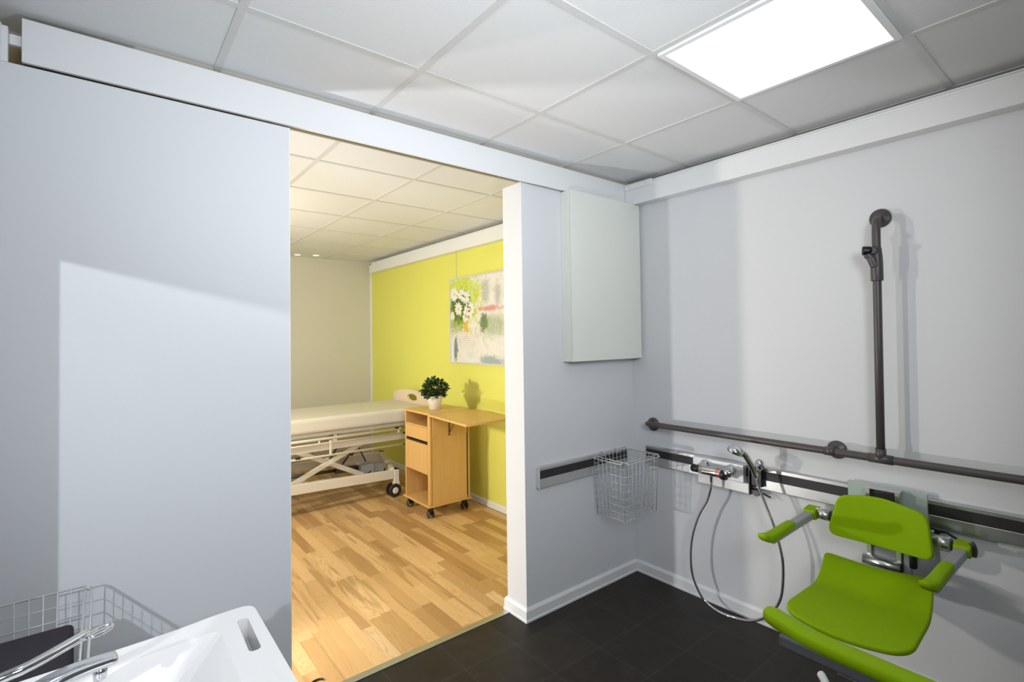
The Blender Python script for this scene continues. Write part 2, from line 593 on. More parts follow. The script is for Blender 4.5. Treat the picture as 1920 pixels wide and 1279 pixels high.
# bathroom left wall with an added mirror-sized opening that shapes the light patch
wy0, wy1, wz0, wz1 = -1.55, -.53, .92, 1.861
wl = MB()
wl.box(XL - .06, XL, YR, wy0, 0, ZC).box(XL - .06, XL, wy1, .03, 0, 2.385)
wl.box(XL - .06, XL, wy0, wy1, 0, wz0).box(XL - .06, XL, wy0, wy1, wz1, ZC)
wl.box(XL - .06, XL, wy1, -.06, 2.385, ZC)
struct('wall_left', wl, 'wall')
# rear wall with a wide opening
wr = MB()
wr.box(XL - .06, -2.6, YR - .06, YR, 0, ZC).box(-.5, .1, YR - .06, YR, 0, ZC).box(-2.6, -.5, YR - .06, YR, 2.3, ZC)
struct('wall_rear', wr, 'wall')

# baseboards: moulded white profile with a brighter sealing strip at the foot
def skirting(name, pts, h, th):
    """pts: list of 2D points along the wall foot; normals to the left of the direction"""
    prof = [(0, 0), (th + .004, 0), (th + .004, .010), (th, .014), (th, h - .014), (th * .35, h), (0, h)]
    mb = MB()
    P = [Vector((p[0], p[1])) for p in pts]
    n = len(P)
    rings = []
    for i in range(n):
        d0 = (P[i] - P[i - 1]).normalized() if i else (P[1] - P[0]).normalized()
        d1 = (P[i + 1] - P[i]).normalized() if i < n - 1 else d0
        n0, n1 = Vector((-d0.y, d0.x)), Vector((-d1.y, d1.x))
        b = (n0 + n1)
        b = b / (b.dot(n0)) if b.length > 1e-6 else n0
        rings.append([(P[i].x + b.x * q, P[i].y + b.y * q, z) for q, z in prof])
    m = len(prof)
    vs = [p for r in rings for p in r]
    fs = []
    for i in range(n - 1):
        for k in range(m):
            fs.append((i * m + k, i * m + (k + 1) % m, (i + 1) * m + (k + 1) % m, (i + 1) * m + k))
    fs += [list(range(m)), [(n - 1) * m + k for k in range(m)]]
    mb.add(vs, fs)
    return struct(name, mb, 'trim')


skirting('baseboard_right', [(0, 0), (0, YR)][::-1], .072, .014)
skirting('baseboard_stub', [(0, 0), (-.953, 0), (-.953, .168), (-.2, .168)], .072, .014)
skirting('baseboard_green', [(0, .168), (0, YB)], .055, .012)
skirting('baseboard_back', [(0, YB), (XBL, YB)], .055, .012)
# white corner bead where the lime wall meets the back wall
struct('trim_corner', MB().box(-.018, 0, YB - .03, YB, .055, 2.41), 'trim')


# curtain-rail like channel along the top of the right walls
def channel(name, y0, y1, x0=-.09):
    mb = MB()
    mb.box(x0, x0 + .012, y0, y1, 2.390, 2.498)
    mb.box(x0 + .012, 0, y0, y1, 2.395, 2.400)
    mb.box(x0 + .012, 0, y0, y1, 2.486, 2.498)
    mb.box(x0 + .006, x0 + .020, y0, y1, 2.498, 2.512)
    mb.box(x0 - .001, x0 + .022, y0, y1, 2.512, 2.519)
    return struct(name, mb, 'trim', bevel=.0015)


channel('trim_rail_right', YR, -.032)
channel('trim_rail_green', .17, 4.10)
e = MB().box(-.100, -.086, -.245, -.034, 2.486, 2.524)
e = struct('trim_rail_bracket', e, 'white', bevel=.004)
s = MB()
for y in (-.075, -.20):
    s.cyl((-.100, y, 2.505), (-.103, y, 2.505), .006)
o = build('screw', s, 'plate', e)
s = MB().cyl((-.089, 4.06, 2.500), (-.093, 4.06, 2.500), .012)
build('end_stop', s, 'darkgrey', bpy.data.objects['trim_rail_green'])

# ------------------------------------------------------------------ sliding door and its top track
tr = MB()
tr.box(-2.942, -.02, -.030, -.016, 2.399, 2.533)
tr.box(-2.942, -.02, -.016, .030, 2.412, 2.53)
o = struct('trim_door_track', tr, 'trim', bevel=.0015)
build('runner', MB().box(-2.94, -.96, -.0155, .004, 2.405, 2.4125), 'track_under', o)
build('groove', MB().box(-2.94, -.96, .0042, .010, 2.408, 2.4125), 'dark_gap', o)
build('runner', MB().box(-2.94, -.96, .0102, .030, 2.405, 2.4125), 'track_under', o)
b = MB()
for x in (-1.4, -2.4):
    b.box(x - .002, x + .002, -.0305, -.029, 2.399, 2.533)
dr = struct('door_1', MB().box(-3.045, -2.175, -.026, .012, .012, 2.3905), 'door', bevel=.003)
build('edge_strip', MB().box(-2.177, -2.1725, -.0255, .0115, .012, 2.390), 'white', dr)

# what shows above the door panel at the far left, past the end of the track
t = thing('track_end_bracket', 'small white bracket at the far left end of the sliding door track', 'bracket', (-2.98, -.01, 2.392))
build('post', MB().box(-2.990, -2.972, -.024, .006, 2.3905, 2.50), 'white', t, bevel=.003)
build('dark_seal', MB().box(-3.000, -2.990, -.022, .006, 2.3905, 2.485), 'black', t)
build('crossbar', MB().box(-2.972, -2.942, -.005, .016, 2.455, 2.488), 'white', t, bevel=.003)
build('strut', MB().bar((-2.989, -.01, 2.495), (-3.02, -.01, 2.5515), .03, .012, (1, 0, 0)), 'plate', t)
t = thing('timber_framing', 'raw timber framing glimpsed above the door panel in the top left corner', 'timber', (-2.96, .3, 2.386))
build('board', MB().box(-3.3, -2.75, .22, .24, 2.386, 2.545), 'timber', t)
for a in (-3.02, -2.93):
    build('batten', MB().bar((a, .205, 2.39), (a - .03, .205, 2.54), .018, .02, (1, 0, 0)), 'timber', t)
struct('trim_timber_base', MB().box(-3.3, -2.75, .13, .25, 2.30, 2.386), 'wall')

# ------------------------------------------------------------------ ceiling light (bathroom)
lx0, lx1, ly0, ly1 = GX - .6 + .013, GX - .013, GY - 1.2 + .013, GY - .6 - .013
t = thing('ceiling_light', 'large square lit panel set in the grey ceiling grid', 'ceiling light', ((lx0 + lx1) / 2, (ly0 + ly1) / 2, ZC - .012))
f = MB()
fwid = .020
f.box(lx0, lx0 + fwid, ly0, ly1, ZC - .012, ZC).box(lx1 - fwid, lx1, ly0, ly1, ZC - .012, ZC)
f.box(lx0 + fwid, lx1 - fwid, ly0, ly0 + fwid, ZC - .012, ZC).box(lx0 + fwid, lx1 - fwid, ly1 - fwid, ly1, ZC - .012, ZC)
build('frame', f, 'trim', t, bevel=.001)
build('diffuser', MB().box(lx0 + fwid, lx1 - fwid, ly0 + fwid, ly1 - fwid, ZC - .008, ZC - .002), 'lamp', t)

# downlights of the bedroom
for i, (x, y, lb) in enumerate(((-.971, 4.10, 'left one of two small round spots in the cream ceiling, nearer the sliding door'),
                                (-.780, 4.03, 'right one of two small round spots in the cream ceiling, nearer the lime wall'))):
    t = thing('downlight', lb, 'ceiling light', (x, y, ZC), 'spots in the bedroom ceiling')
    build('ring', MB().lathe((x, y, ZC), (0, 0, -1), [(0, .046), (.004, .046), (.005, .034), (.0, .034)], caps=False), 'trim', t)
    build('lens', MB().cyl((x, y, ZC - .0005), (x, y, ZC - .003), .034), 'spot', t)

# ------------------------------------------------------------------ wall cabinet
cx0, cx1, cz0, cz1 = -.652, -.02, 1.398, 2.394
t = thing('wall_cabinet', 'tall shallow white cabinet hanging on the wall in the corner', 'cabinet', ((cx0 + cx1) / 2, 0, cz0))
build('body', MB().box(cx0, cx1, -.062, -.001, cz0, cz1), 'cabinet', t, bevel=.002)
build('door', MB().box(cx0, cx1, -.090, -.066, cz0, cz1), 'cabinet', t, bevel=.003)
build('hinge_strip', MB().box(cx0 + .004, cx1 - .004, -.066, -.062, cz0 + .004, cz1 - .004), 'trim', t)


# ------------------------------------------------------------------ accessory rails with a dark stripe
def rail(label, axis, a, b, z0, z1, depth=.022, endcap=False, group=None):
    """axis x: on the wall y=0 from x=a to b; axis y: on the wall x=0 from y=a to b"""
    h = z1 - z0
    prof = [(0.001, 0), (depth * .8, 0), (depth, .004), (depth, h * .44), (depth - .004, h * .44 + .001), (depth - .004, h * .815),
            (depth, h * .82), (depth, h - .005), (depth * .75, h), (0.001, h)]
    if axis == 'x':
        f3 = lambda s_, q, z: (s_, -q, z0 + z)
        loc = ((a + b) / 2, 0, z0)
    else:
        f3 = lambda s_, q, z: (-q, s_, z0 + z)
        loc = (0, (a + b) / 2, z0)
    t = thing('accessory_rail', label, 'wall rail', loc, group)
    mb = MB().prism([f3(a, q, z) for q, z in prof], Vector(f3(b, 0, 0)) - Vector(f3(a, 0, 0)))
    build('profile', mb, 'alu' if axis == 'y' else 'alu_x', t, bevel=.0008, seg=1)
    q0, q1 = depth - .004, depth - .0015
    mb = MB()
    p = [f3(a + .0005, q0 + .0002, h * .445), f3(a + .0005, q1, h * .445), f3(a + .0005, q1, h * .81), f3(a + .0005, q0 + .0002, h * .81)]
    mb.prism(p, Vector(f3(b - .0005, 0, 0)) - Vector(f3(a + .0005, 0, 0)))
    build('black_insert', mb, 'stripe', t)
    if endcap:
        mb = MB()
        p = [f3(a - .012, .001, .012), f3(a - .012, depth * .45, .004), f3(a - .012, depth + .001, .001), f3(a - .012, depth + .001, h - .002), f3(a - .012, depth * .5, h), f3(a - .012, .001, h - .006)]
        mb.prism(p, Vector(f3(.0115, 0, 0)) - Vector(f3(0, 0, 0)))
        build('end_cap', mb, 'plate', t, bevel=.002)
    return t


rail('short silver wall rail with a dark stripe, running behind the wire basket in the corner', 'x', -.862, -.105, .700, .822, endcap=True)
rail('long silver wall rail with a dark stripe, running behind the shower mixer and green seat', 'y', -.11, -3.0, .718, .838)


# ------------------------------------------------------------------ wire baskets
def wire_basket(t, x0, x1, y0, y1, zt, zb, taper=.012, nx=8, ny=7, nz=9, hooks='y', rim=.0032, wr_=.0014):
    """x0<x1, y0<y1 at the rim; slightly smaller at the bottom"""
    def c(fx, fy, fz):
        k = (1 - fz) * taper
        return (x0 + k + (x1 - x0 - 2 * k) * fx, y0 + k + (y1 - y0 - 2 * k) * fy, zb + (zt - zb) * fz)
    for side, fn, n in (('front', lambda a, z: c(a, 0, z), nx), ('back', lambda a, z: c(a, 1, z), nx), ('left', lambda a, z: c(0, a, z), ny), ('right', lambda a, z: c(1, a, z), ny)):
        m = MB()
        for i in range(n + 1):
            m.tube([fn(i / n, 0), fn(i / n, 1)], wr_ * (1.5 if i in (0, n) else 1), 6)
        for i in range(1, nz):
            m.tube([fn(0, i / nz), fn(1, i / nz)], wr_ * (1.5 if i == 6 else .85), 6)
        build('side_mesh', m, 'steel_wire', t)
    m = MB()
    for i in range(nx + 1):
        m.tube([c(i / nx, 0, 0), c(i / nx, 1, 0)], wr_, 6)
    for i in range(ny + 1):
        m.tube([c(0, i / ny, 0), c(1, i / ny, 0)], wr_, 6)
    build('bottom_mesh', m, 'steel_wire', t)
    m = MB()
    e_ = .010
    ring = [(x0 - .002, y0 - .002, zt), (x1 + .002, y0 - .002, zt), (x1 + .002, y1 + .002, zt), (x0 - .002, y1 + .002, zt)]
    m.tube([ring[0], ring[1], ring[2], ring[3]], rim * .8, 8, closed=True)
    # outer hand wires, a little lower and further out
    for a, b_, out in (((x0, y0), (x1, y0), (0, -1)), ((x0, y0), (x0, y1), (-1, 0)), ((x1, y0), (x1, y1), (1, 0))):
        d = Vector((b_[0] - a[0], b_[1] - a[1], 0)).normalized()
        p0, p1 = Vector((a[0], a[1], zt)) + d * .012, Vector((b_[0], b_[1], zt)) - d * .012
        ov = Vector((out[0], out[1], 0)) * .016 + Vector((0, 0, -.010))
        m.tube(smooth_path([p0, p0 + ov * .6 + d * .003, p0 + ov + d * .014, p1 + ov - d * .014, p1 + ov * .6 - d * .003, p1], 4), rim, 8)
    build('rim', m, 'steel_wire', t)


t = thing('wire_basket', 'tall grey wire basket hanging from the rail in the far corner', 'basket', (-.28, -.15, .485))
wire_basket(t, -.437, -.118, -.268, -.036, .820, .478, taper=.012, nx=9, ny=7, nz=8)
for x in (-.34, -.21):
    build('hook', MB().tube([(x, -.036, .80), (x, -.028, .826), (x, -.008, .826)], .003, 8), 'steel_wire', t)

t = thing('wire_basket', 'grey wire basket holding dark cloth behind the white basin at bottom left', 'basket', (-2.92, -.34, .5))
wire_basket(t, -3.030, -2.788, -.628, -.135, .820, .50, taper=.008, nx=8, ny=10, nz=8)
tag(build('towel', MB().box(-3.015, -2.806, -.61, -.292, .503, .790), 'towel', bevel=.014, seg=3, origin=(-2.91, -.42, .503)),
    'dark folded towel filling the wire basket behind the white basin', 'towel')

# ------------------------------------------------------------------ grab rail with shower slider
bx, bz = -.09, .990
t = thing('grab_rail', 'dark grey L-shaped tubular grab rail on the right wall above the green seat', 'grab rail', (0, -1.40, bz))
h = MB().tube([(-.010, -.155, bz - .006), (-.050, -.156, bz - .005), (-.072, -.163, bz - .003), (-.085, -.178, bz), (bx, -.205, bz), (bx, -1.4, bz), (bx, -2.9, bz), (-.08, -2.93, bz), (-.01, -2.95, bz)], .0170, 18)
build('horizontal_tube', h, 'greyrail', t)
vt = MB().tube([(bx, -1.400, bz + .01), (bx, -1.403, 1.5), (bx, -1.406, 1.985), (-.087, -1.406, 2.012), (-.076, -1.404, 2.035), (-.055, -1.402, 2.050), (-.010, -1.400, 2.058)], .0165, 18)
build('vertical_tube', vt, 'greyrail', t)
for (y, z) in ((-.155, .975), (-1.20, .985), (-1.40, 2.062), (-2.95, .985)):
    build('flange', MB().lathe((-.0005, y, z), (-1, 0, 0), [(0, .0425), (.006, .0425), (.011, .038), (.013, .024), (.020, .019)]), 'greyrail', t)
build('support_arm', MB().tube([(-.01, -1.20, .985), (bx, -1.20, .989)], .011, 14).cyl((bx, -1.178, bz), (bx, -1.222, bz), .0205), 'greyrail', t)
build('tee_joint', MB().cyl((bx, -1.355, bz), (bx, -1.445, bz), .0205).cyl((bx, -1.4, bz), (bx, -1.4, bz + .045), .0205), 'greyrail', t)
sl = MB()
sl.lathe((bx, -1.405, 1.772), (0, 0, 1), [(0, .0225), (.003, .0235), (.075, .0235), (.11, .022), (.145, .019), (.15, .0168)])
sl.tube(smooth_path([(bx - .008, -1.402, 1.835), (bx - .016, -1.392, 1.868), (bx - .024, -1.376, 1.892)], 5), [.019] * 6 + [.017] * 5, 14)
o = build('shower_slider', sl, 'greyrail', t)
build('clamp_button', MB().cyl((bx - .012, -1.405, 1.903), (bx - .036, -1.402, 1.903), .0125), 'greyrail', o)
build('hose_cradle', MB().lathe((bx - .022, -1.394, 1.906), (-.35, .94, .03), [(0, .016), (.006, .0185), (.028, .0205), (.034, .0195), (.036, .012)]), 'black', o)

# ------------------------------------------------------------------ shower mixer on its plates
t = thing('shower_mixer', 'chrome thermostatic shower mixer with black knobs on a white plate', 'shower mixer', (-.1, -.62, .78))
build('upper_plate', MB().box(-.060, -.0225, -.766, -.466, .742, .836), 'plate', t, bevel=.002)
build('lower_plate', MB().box(-.052, -.0225, -.791, -.492, .688, .7415), 'plate', t, bevel=.002)
for y in (-.546, -.700):
    build('wall_union', MB().lathe((-.060, y, .800), (-1, 0, 0), [(0, .030), (.006, .030), (.012, .022), (.05, .017), (.062, .017)]), 'chrome', t)
mb = MB().lathe((-.122, -.545, .786), (0, -1, 0), [(0, .020), (.008, .0255), (.03, .0255), (.13, .0255), (.15, .0235)])
mb.ball((-.118, -.712, .796), .027, (1, 1.1, 1))
build('mixer_body', mb, 'chrome', t)
build('red_mark', MB().lathe((-.122, -.655, .786), (0, -1, 0), [(0, .0258), (.006, .0258)], caps=False).lathe((-.122, -.668, .786), (0, -1, 0), [(0, .0258), (.004, .0258)], caps=False), 'red', t)
build('flow_knob', MB().lathe((-.122, -.547, .786), (0, 1, 0), [(0, .019), (.012, .0205), (.044, .0220), (.048, .019)]).cyl((-.122, -.499, .786), (-.122, -.498, .786), .011), 'black', t)
build('temperature_knob', MB().lathe((-.124, -.676, .782), (0, -1, 0), [(0, .024), (.004, .0275), (.026, .0275), (.030, .023)]), 'black', t)
build('hose_outlet', MB().lathe((-.122, -.616, .768), (0, 0, -1), [(0, .010), (.012, .010), (.014, .0085), (.040, .0085)]), 'chrome', t)

# hand shower, hose and holder
t = thing('shower_holder', 'black clamp holder with chrome cone beside the shower mixer plate', 'shower holder', (-.05, -.83, .75))
build('clamp', MB().box(-.048, -.0225, -.858, -.800, .735, .842), 'black', t, bevel=.004)
build('side_bracket', MB().box(-.058, -.0225, -.799, -.792, .686, .838), 'black', t, bevel=.001)
build('arm', MB().tube([(-.045, -.842, .815), (-.08, -.850, .825), (-.125, -.855, .832)], .013, 14), 'plate', t)
build('cone', MB().lathe((-.150, -.862, .872), (.33, -.20, -1), [(0, .019), (.055, .0155)]), 'chrome', t)
build('pivot_ball', MB().ball((-.105, -.876, .868), .030, (.8, .8, 1)), 'chrome', t)
build('thumb_knob', MB().cyl((-.040, -.835, .704), (-.066, -.835, .704), .016), 'darkgrey', t)
build('lever', MB().bar((-.045, -.845, .709), (-.045, -.902, .693), .010, .009), 'black', t, bevel=.003)
build('lower_foot', MB().box(-.050, -.0225, -.842, -.797, .694, .716), 'black', t, bevel=.003)

t = thing('hand_shower', 'chrome hand shower with a long silver hose looping down to the floor', 'hand shower', (-.2, -.8, .95))
hp = smooth_path([(-.205, -.817, .948), (-.200, -.836, .938), (-.186, -.850, .914), (-.168, -.860, .882), (-.150, -.866, .845), (-.138, -.872, .808)], 5)
build('handle', MB().tube(hp, [.011 + .004 * math.sin(PI * i / (len(hp) - 1)) for i in range(len(hp))], 14), 'chrome', t)
build('head', MB().lathe((-.206, -.812, .964), (-.18, .34, -.92), [(-.006, .006), (-.001, .022), (.006, .034), (.018, .042), (.030, .0425), (.035, .039)]), 'chrome', t)
hose = [(-.138, -.873, .806), (-.134, -.893, .735), (-.135, -.929, .649), (-.138, -.966, .553), (-.139, -.994, .431), (-.138, -.991, .299), (-.135, -.971, .214), (-.130, -.925, .139),
        (-.120, -.866, .080), (-.112, -.795, .041), (-.106, -.712, .022), (-.110, -.630, .021), (-.116, -.556, .052), (-.125, -.510, .125), (-.130, -.489, .200), (-.132, -.486, .306),
        (-.133, -.504, .418), (-.132, -.545, .534), (-.130, -.591, .618), (-.126, -.613, .690), (-.122, -.616, .732)]
build('hose', MB().tube(smooth_path(hose, 8), .0072, 12), 'chrome', t)

# ------------------------------------------------------------------ shower seat
def shell(bound, center, fn, rings=14):
    """disc grid filling a closed 2D outline; fn(p)->3D"""
    n = len(bound)
    c2 = Vector(center)
    vs, fs = [fn(c2)], []
    for r in range(1, rings + 1):
        t_ = r / rings
        for b_ in bound:
            vs.append(fn(c2 + (Vector(b_) - c2) * t_))
    for k in range(n):
        fs.append((0, 1 + k, 1 + (k + 1) % n))
    for r in range(rings - 1):
        for k in range(n):
            a, b_ = 1 + r * n + k, 1 + r * n + (k + 1) % n
            fs.append((a, a + n, b_ + n, b_))
    return MB().add(vs, fs, True)


t = thing('shower_chair', 'lime green wall-mounted shower seat with backrest and folding armrests', 'shower seat', (-.3, -1.42, .45))
# backrest, in the y-z plane
ol = rounded_poly([(-1.250, .812), (-1.40, .836), (-1.572, .806), (-1.590, .622), (-1.39, .620), (-1.200, .626)], [.035, .05, .04, .045, .06, .05], 8)


def back_fn(p):
    y, z = p.x, p.y
    q = (y + 1.395) / .2
    return (-.140 - .022 * q * q - .10 * (z - .72) * 0.35 + .012 * ((z - .72) / .1) ** 2 * .3, y, z)


build('backrest', shell(ol, (-1.395, .725), back_fn), 'lime', t, solid=.020, bevel=.007, seg=3, offset=0)
# seat, in the x-y plane, with a raised lip at the rear and a turned-down front
ol = rounded_poly([(-.165, -1.195), (-.155, -1.40), (-.115, -1.572), (-.34, -1.620), (-.695, -1.634), (-.738, -1.43), (-.700, -1.228), (-.36, -1.236)], [.035, .05, .045, .16, .075, .10, .075, .12], 10)


def seat_fn(p):
    x, y = p.x, p.y
    s_ = max(0., min(1., (x + .40) / .24))
    lip = .052 * s_ * s_ * (3 - 2 * s_)
    f_ = max(0., min(1., (-.42 - x) / .30))
    front = .007 * math.sin(f_ * PI) - .004 * f_
    q = (y + 1.41) / .2
    return (x, y, .484 + lip + front + .010 * q * q)


build('seat', shell(ol, (-.42, -1.415), seat_fn, 18), 'lime', t, solid=.020, bevel=.007, seg=3)
build('axle', MB().cyl((-.105, -1.140, .690), (-.105, -1.635, .690), .0225), 'darkgrey', t)
build('axle_sleeve', MB().cyl((-.105, -1.570, .694), (-.105, -1.632, .694), .027), 'alu', t)
build('axle_sleeve', MB().cyl((-.105, -1.140, .691), (-.105, -1.20, .691), .025), 'alu', t)
for yc, sgn in ((-1.120, 1), (-1.668, -1)):
    arm = build('armrest', MB().prism([(-.135, yc - .020, .700), (-.553, yc - .019 - .006 * sgn, .695), (-.553, yc + .019 - .006 * sgn, .695), (-.135, yc + .020, .700)], (0, 0, -.034)), 'grey_plastic', t, bevel=.006, seg=3)
    pv = MB().prism([(x, yc - .028, z) for x, z in rounded_poly([(-.072, .718), (-.072, .664), (-.142, .664), (-.150, .709)], .014, 5)], (0, .052, 0))
    build('pivot_cap', pv, 'lime', arm, bevel=.004, seg=2)
    # pad lofted along the arm, flaring up and outwards at the tip
    secs = [(-.325, .0, .0205, .706), (-.36, .0, .0215, .708), (-.45, .0, .022, .706), (-.54, .0, .023, .704), (-.575, .003, .0245, .706), (-.600, .010, .0235, .712), (-.614, .016, .017, .716)]
    vs, fs = [], []
    n = 14
    for i, (x, oy, hw, zt) in enumerate(secs):
        for k in range(n):
            a = 2 * PI * k / n
            cx_, sx_ = math.cos(a), math.sin(a)
            ex = .55
            vx = math.copysign(abs(cx_) ** ex, cx_)
            vz = math.copysign(abs(sx_) ** ex, sx_)
            hz = .019 if i < 5 else (.014 if i == 5 else .010)
            vs.append((x, yc + oy * (.55 if sgn > 0 else .35) - .006 * sgn * (abs(x) - .135) / .46 + hw * vx, zt - hz + hz * vz))
    for i in range(len(secs) - 1):
        for k in range(n):
            fs.append((i * n + k, i * n + (k + 1) % n, (i + 1) * n + (k + 1) % n, (i + 1) * n + k))
    fs += [list(range(n)), [(len(secs) - 1) * n + k for k in range(n)]]
    build('arm_pad', MB().add(vs, fs, True), 'lime', arm, subsurf=1)
build('release_hook', MB().tube(smooth_path([(-.112, -1.692, .722), (-.112, -1.700, .712), (-.108, -1.703, .690), (-.108, -1.700, .668)], 4), .009, 10), 'darkgrey', t)
# support column
build('mounting_plate', MB().box(-.040, -.0225, -1.546, -1.253, .735, .858), 'plate_reflection', t, bevel=.0015)
fr = MB()
fr.box(-.085, -.041, -1.353, -1.335, .512, .856).box(-.085, -.041, -1.462, -1.444, .512, .856).box(-.085, -.041, -1.444, -1.353, .848, .856)
build('column_frame', fr, 'alu', t, bevel=.002)
build('dark_panel', MB().box(-.070, -.041, -1.444, -1.353, .70, .848), 'stripe', t)
build('column_panel', MB().box(-.072, -.041, -1.444, -1.353, .545, .699), 'grey_plastic', t, bevel=.001)
build('roller', MB().cyl((-.095, -1.325, .535), (-.095, -1.462, .535), .022), 'alu', t)
build('roller_end', MB().cyl((-.095, -1.462, .535), (-.095, -1.466, .535), .0205), 'black', t)
build('lock_knob', MB().lathe((-.075, -1.500, .628), (0, 0, -1), [(0, .014), (.03, .015), (.078, .015), (.082, .013)]), 'black', t)
build('seat_bracket', MB().box(-.42, -.041, -1.492, -1.468, .44, .475).box(-.42, -.041, -1.33, -1.31, .44, .475).box(-.085, -.041, -1.492, -1.47, .475, .60), 'grey_plastic', t, bevel=.003)
lv = MB().prism([(-.050, y, z) for y, z in rounded_poly([(-1.545, .735), (-1.545, .700), (-1.578, .696), (-1.592, .716), (-1.610, .719), (-1.642, .703), (-1.646, .707), (-1.615, .727), (-1.580, .728)], .003, 3)], (-.014, 0, 0))
o = build('clamp_lever', lv, 'black', t, bevel=.002)
build('rivet', MB().cyl((-.064, -1.566, .718), (-.067, -1.566, .718), .006), 'plate', o)

# ------------------------------------------------------------------ fold-down support arm in the foreground
AZ = .75
t = thing('support_arm', 'long lime green padded support arm crossing the bottom right foreground', 'support arm', (-1.29, -2.3, AZ - .05))
secs = [(-1.428, -1.250, .018, .004, .012), (-1.434, -1.251, .025, .007, .016), (-1.452, -1.255, .030, .009, .019), (-1.49, -1.263, .031, .006, .020), (-1.54, -1.274, .031, .001, .020), (-1.62, -1.280, .0305, .0, .019), (-1.9, -1.285, .030, .0, .019), (-2.6, -1.295, .030, .0, .019), (-3.2, -1.303, .030, .0, .019)]
vs, fs = [], []
n = 16
for y, xc, hw, dz, hz in secs:
    for k in range(n):
        a = 2 * PI * k / n
        cx_, sx_ = math.cos(a), math.sin(a)
        vx = math.copysign(abs(cx_) ** .6, cx_)
        vz = math.copysign(abs(sx_) ** .6, sx_)
        vs.append((xc + hw * vx, y, AZ + dz - hz + hz * vz))
for i in range(len(secs) - 1):
    for k in range(n):
        fs.append((i * n + k, i * n + (k + 1) % n, (i + 1) * n + (k + 1) % n, (i + 1) * n + k))
fs += [list(range(n)), [(len(secs) - 1) * n + k for k in range(n)]]
build('pad', MB().add(vs, fs, True), 'lime', t)
build('core', MB().prism([(-1.306, -1.485, AZ - .024), (-1.254, -1.485, AZ - .024), (-1.275, -3.2, AZ - .024), (-1.330, -3.2, AZ - .024)], (0, 0, -.036)), 'core_grey', t, bevel=.008, seg=3)
build('lower_tube', MB().tube(smooth_path([(-1.2965, -1.628, AZ - 0.0625), (-1.298, -1.69, AZ - 0.0640), (-1.299, -1.715, AZ - 0.0680), (-1.300, -1.76, AZ - .10), (-1.302, -1.85, AZ - .18), (-1.31, -2.2, AZ - .25), (-1.32, -3.2, AZ - .25)], 6), .0045, 10), 'alu', t)
build('hinge_plate', MB().box(-1.40, -1.22, -3.299, -3.2, .40, .85), 'plate', t, bevel=.01)

LX, LY = -.862, -1.420
t = thing('lever_handle', 'pale rounded grip end poking up over dark tiles at the bottom edge', 'handle', (LX, LY, 0))
o = build('grip', MB().tube(smooth_path([(LX, LY, .402), (LX - .006, LY - .011, .396), (LX - .02, LY - .034, .376), (LX - .05, LY - .085, .335), (LX - .09, LY - .16, .29), (LX - .16, LY - .32, .25)], 5), [.006, .009, .0115, .0125, .013] + [.013] * 21, 14), 'white', t)
build('stem', MB().tube([(LX - .16, LY - .32, .25), (LX - .22, LY - .42, .12), (LX - .22, LY - .45, .0)], .014, 12), 'white', t)

# ------------------------------------------------------------------ washbasin
BZ = .85
t = thing('washbasin', 'white rectangular washbasin with a grip slot in its corner', 'washbasin', (-2.74, -1.05, BZ - .06))
outer = rounded_poly([(-3.048, -.668), (-2.62, -.652), (-2.52, -.636), (-2.436, -.634), (-2.434, -1.05), (-2.436, -1.52), (-3.048, -1.52)], [.002, .04, .03, .035, .05, .04, .002], 6)
slot = rounded_poly([(-2.486, -.700), (-2.461, -.700), (-2.464, -.862), (-2.489, -.862)], .0115, 6)
bowl = [(-2.985, -.745), (-2.545, -.718), (-2.530, -.722), (-2.524, -.74), (-2.526, -1.38), (-2.985, -1.38)]
bowl2 = [(-2.93, -.80), (-2.66, -.800), (-2.62, -.805), (-2.605, -.83), (-2.62, -1.30), (-2.93, -1.30)]


def sheet(loops, z, name_m=None):
    bm = bmesh.new()
    es = []
    for L in loops:
        v_ = [bm.verts.new((p[0], p[1], z)) for p in L]
        es += [bm.edges.new((v_[i], v_[(i + 1) % len(v_)])) for i in range(len(v_))]
    bmesh.ops.triangle_fill(bm, use_beauty=True, use_dissolve=False, edges=es)
    bm.verts.index_update()
    vs_ = [v_.co.copy() for v_ in bm.verts]
    fs_ = [[v_.index for v_ in f_.verts] for f_ in bm.faces]
    bm.free()
    return vs_, fs_


mb = MB()
mb.add(*sheet([outer, slot, bowl], BZ))
mb.add(*sheet([outer, slot], BZ - .055))
for L in (outer, slot):
    n = len(L)
    vs = [(p[0], p[1], BZ) for p in L] + [(p[0], p[1], BZ - .055) for p in L]
    mb.add(vs, [(i, (i + 1) % n, n + (i + 1) % n, n + i) for i in range(n)], True)
n = len(bowl)
mb.add([(p[0], p[1], BZ) for p in bowl] + [(p[0], p[1], BZ - .042) for p in bowl2], [(i, (i + 1) % n, n + (i + 1) % n, n + i) for i in range(n)] + [list(range(n, 2 * n))])
o = build('basin', mb, 'ceramic', t)
bm = bmesh.new()
bm.from_mesh(o.data)
bmesh.ops.remove_doubles(bm, verts=bm.verts, dist=.00005)
bmesh.ops.recalc_face_normals(bm, faces=bm.faces)
bm.to_mesh(o.data)
bm.free()
md = o.modifiers.new('edges', 'BEVEL')
md.width = .006
md.segments = 3
md.limit_method = 'ANGLE'
md.angle_limit = math.radians(50)
build('drain', MB().cyl((-2.78, -1.05, BZ - .0418), (-2.78, -1.05, BZ - .039), .022), 'chrome', t)
for y in (-1.40, -.78):
    build('bracket', MB().box(-3.048, -2.72, y - .02, y + .02, BZ - .12, BZ - .056), 'plate', t)

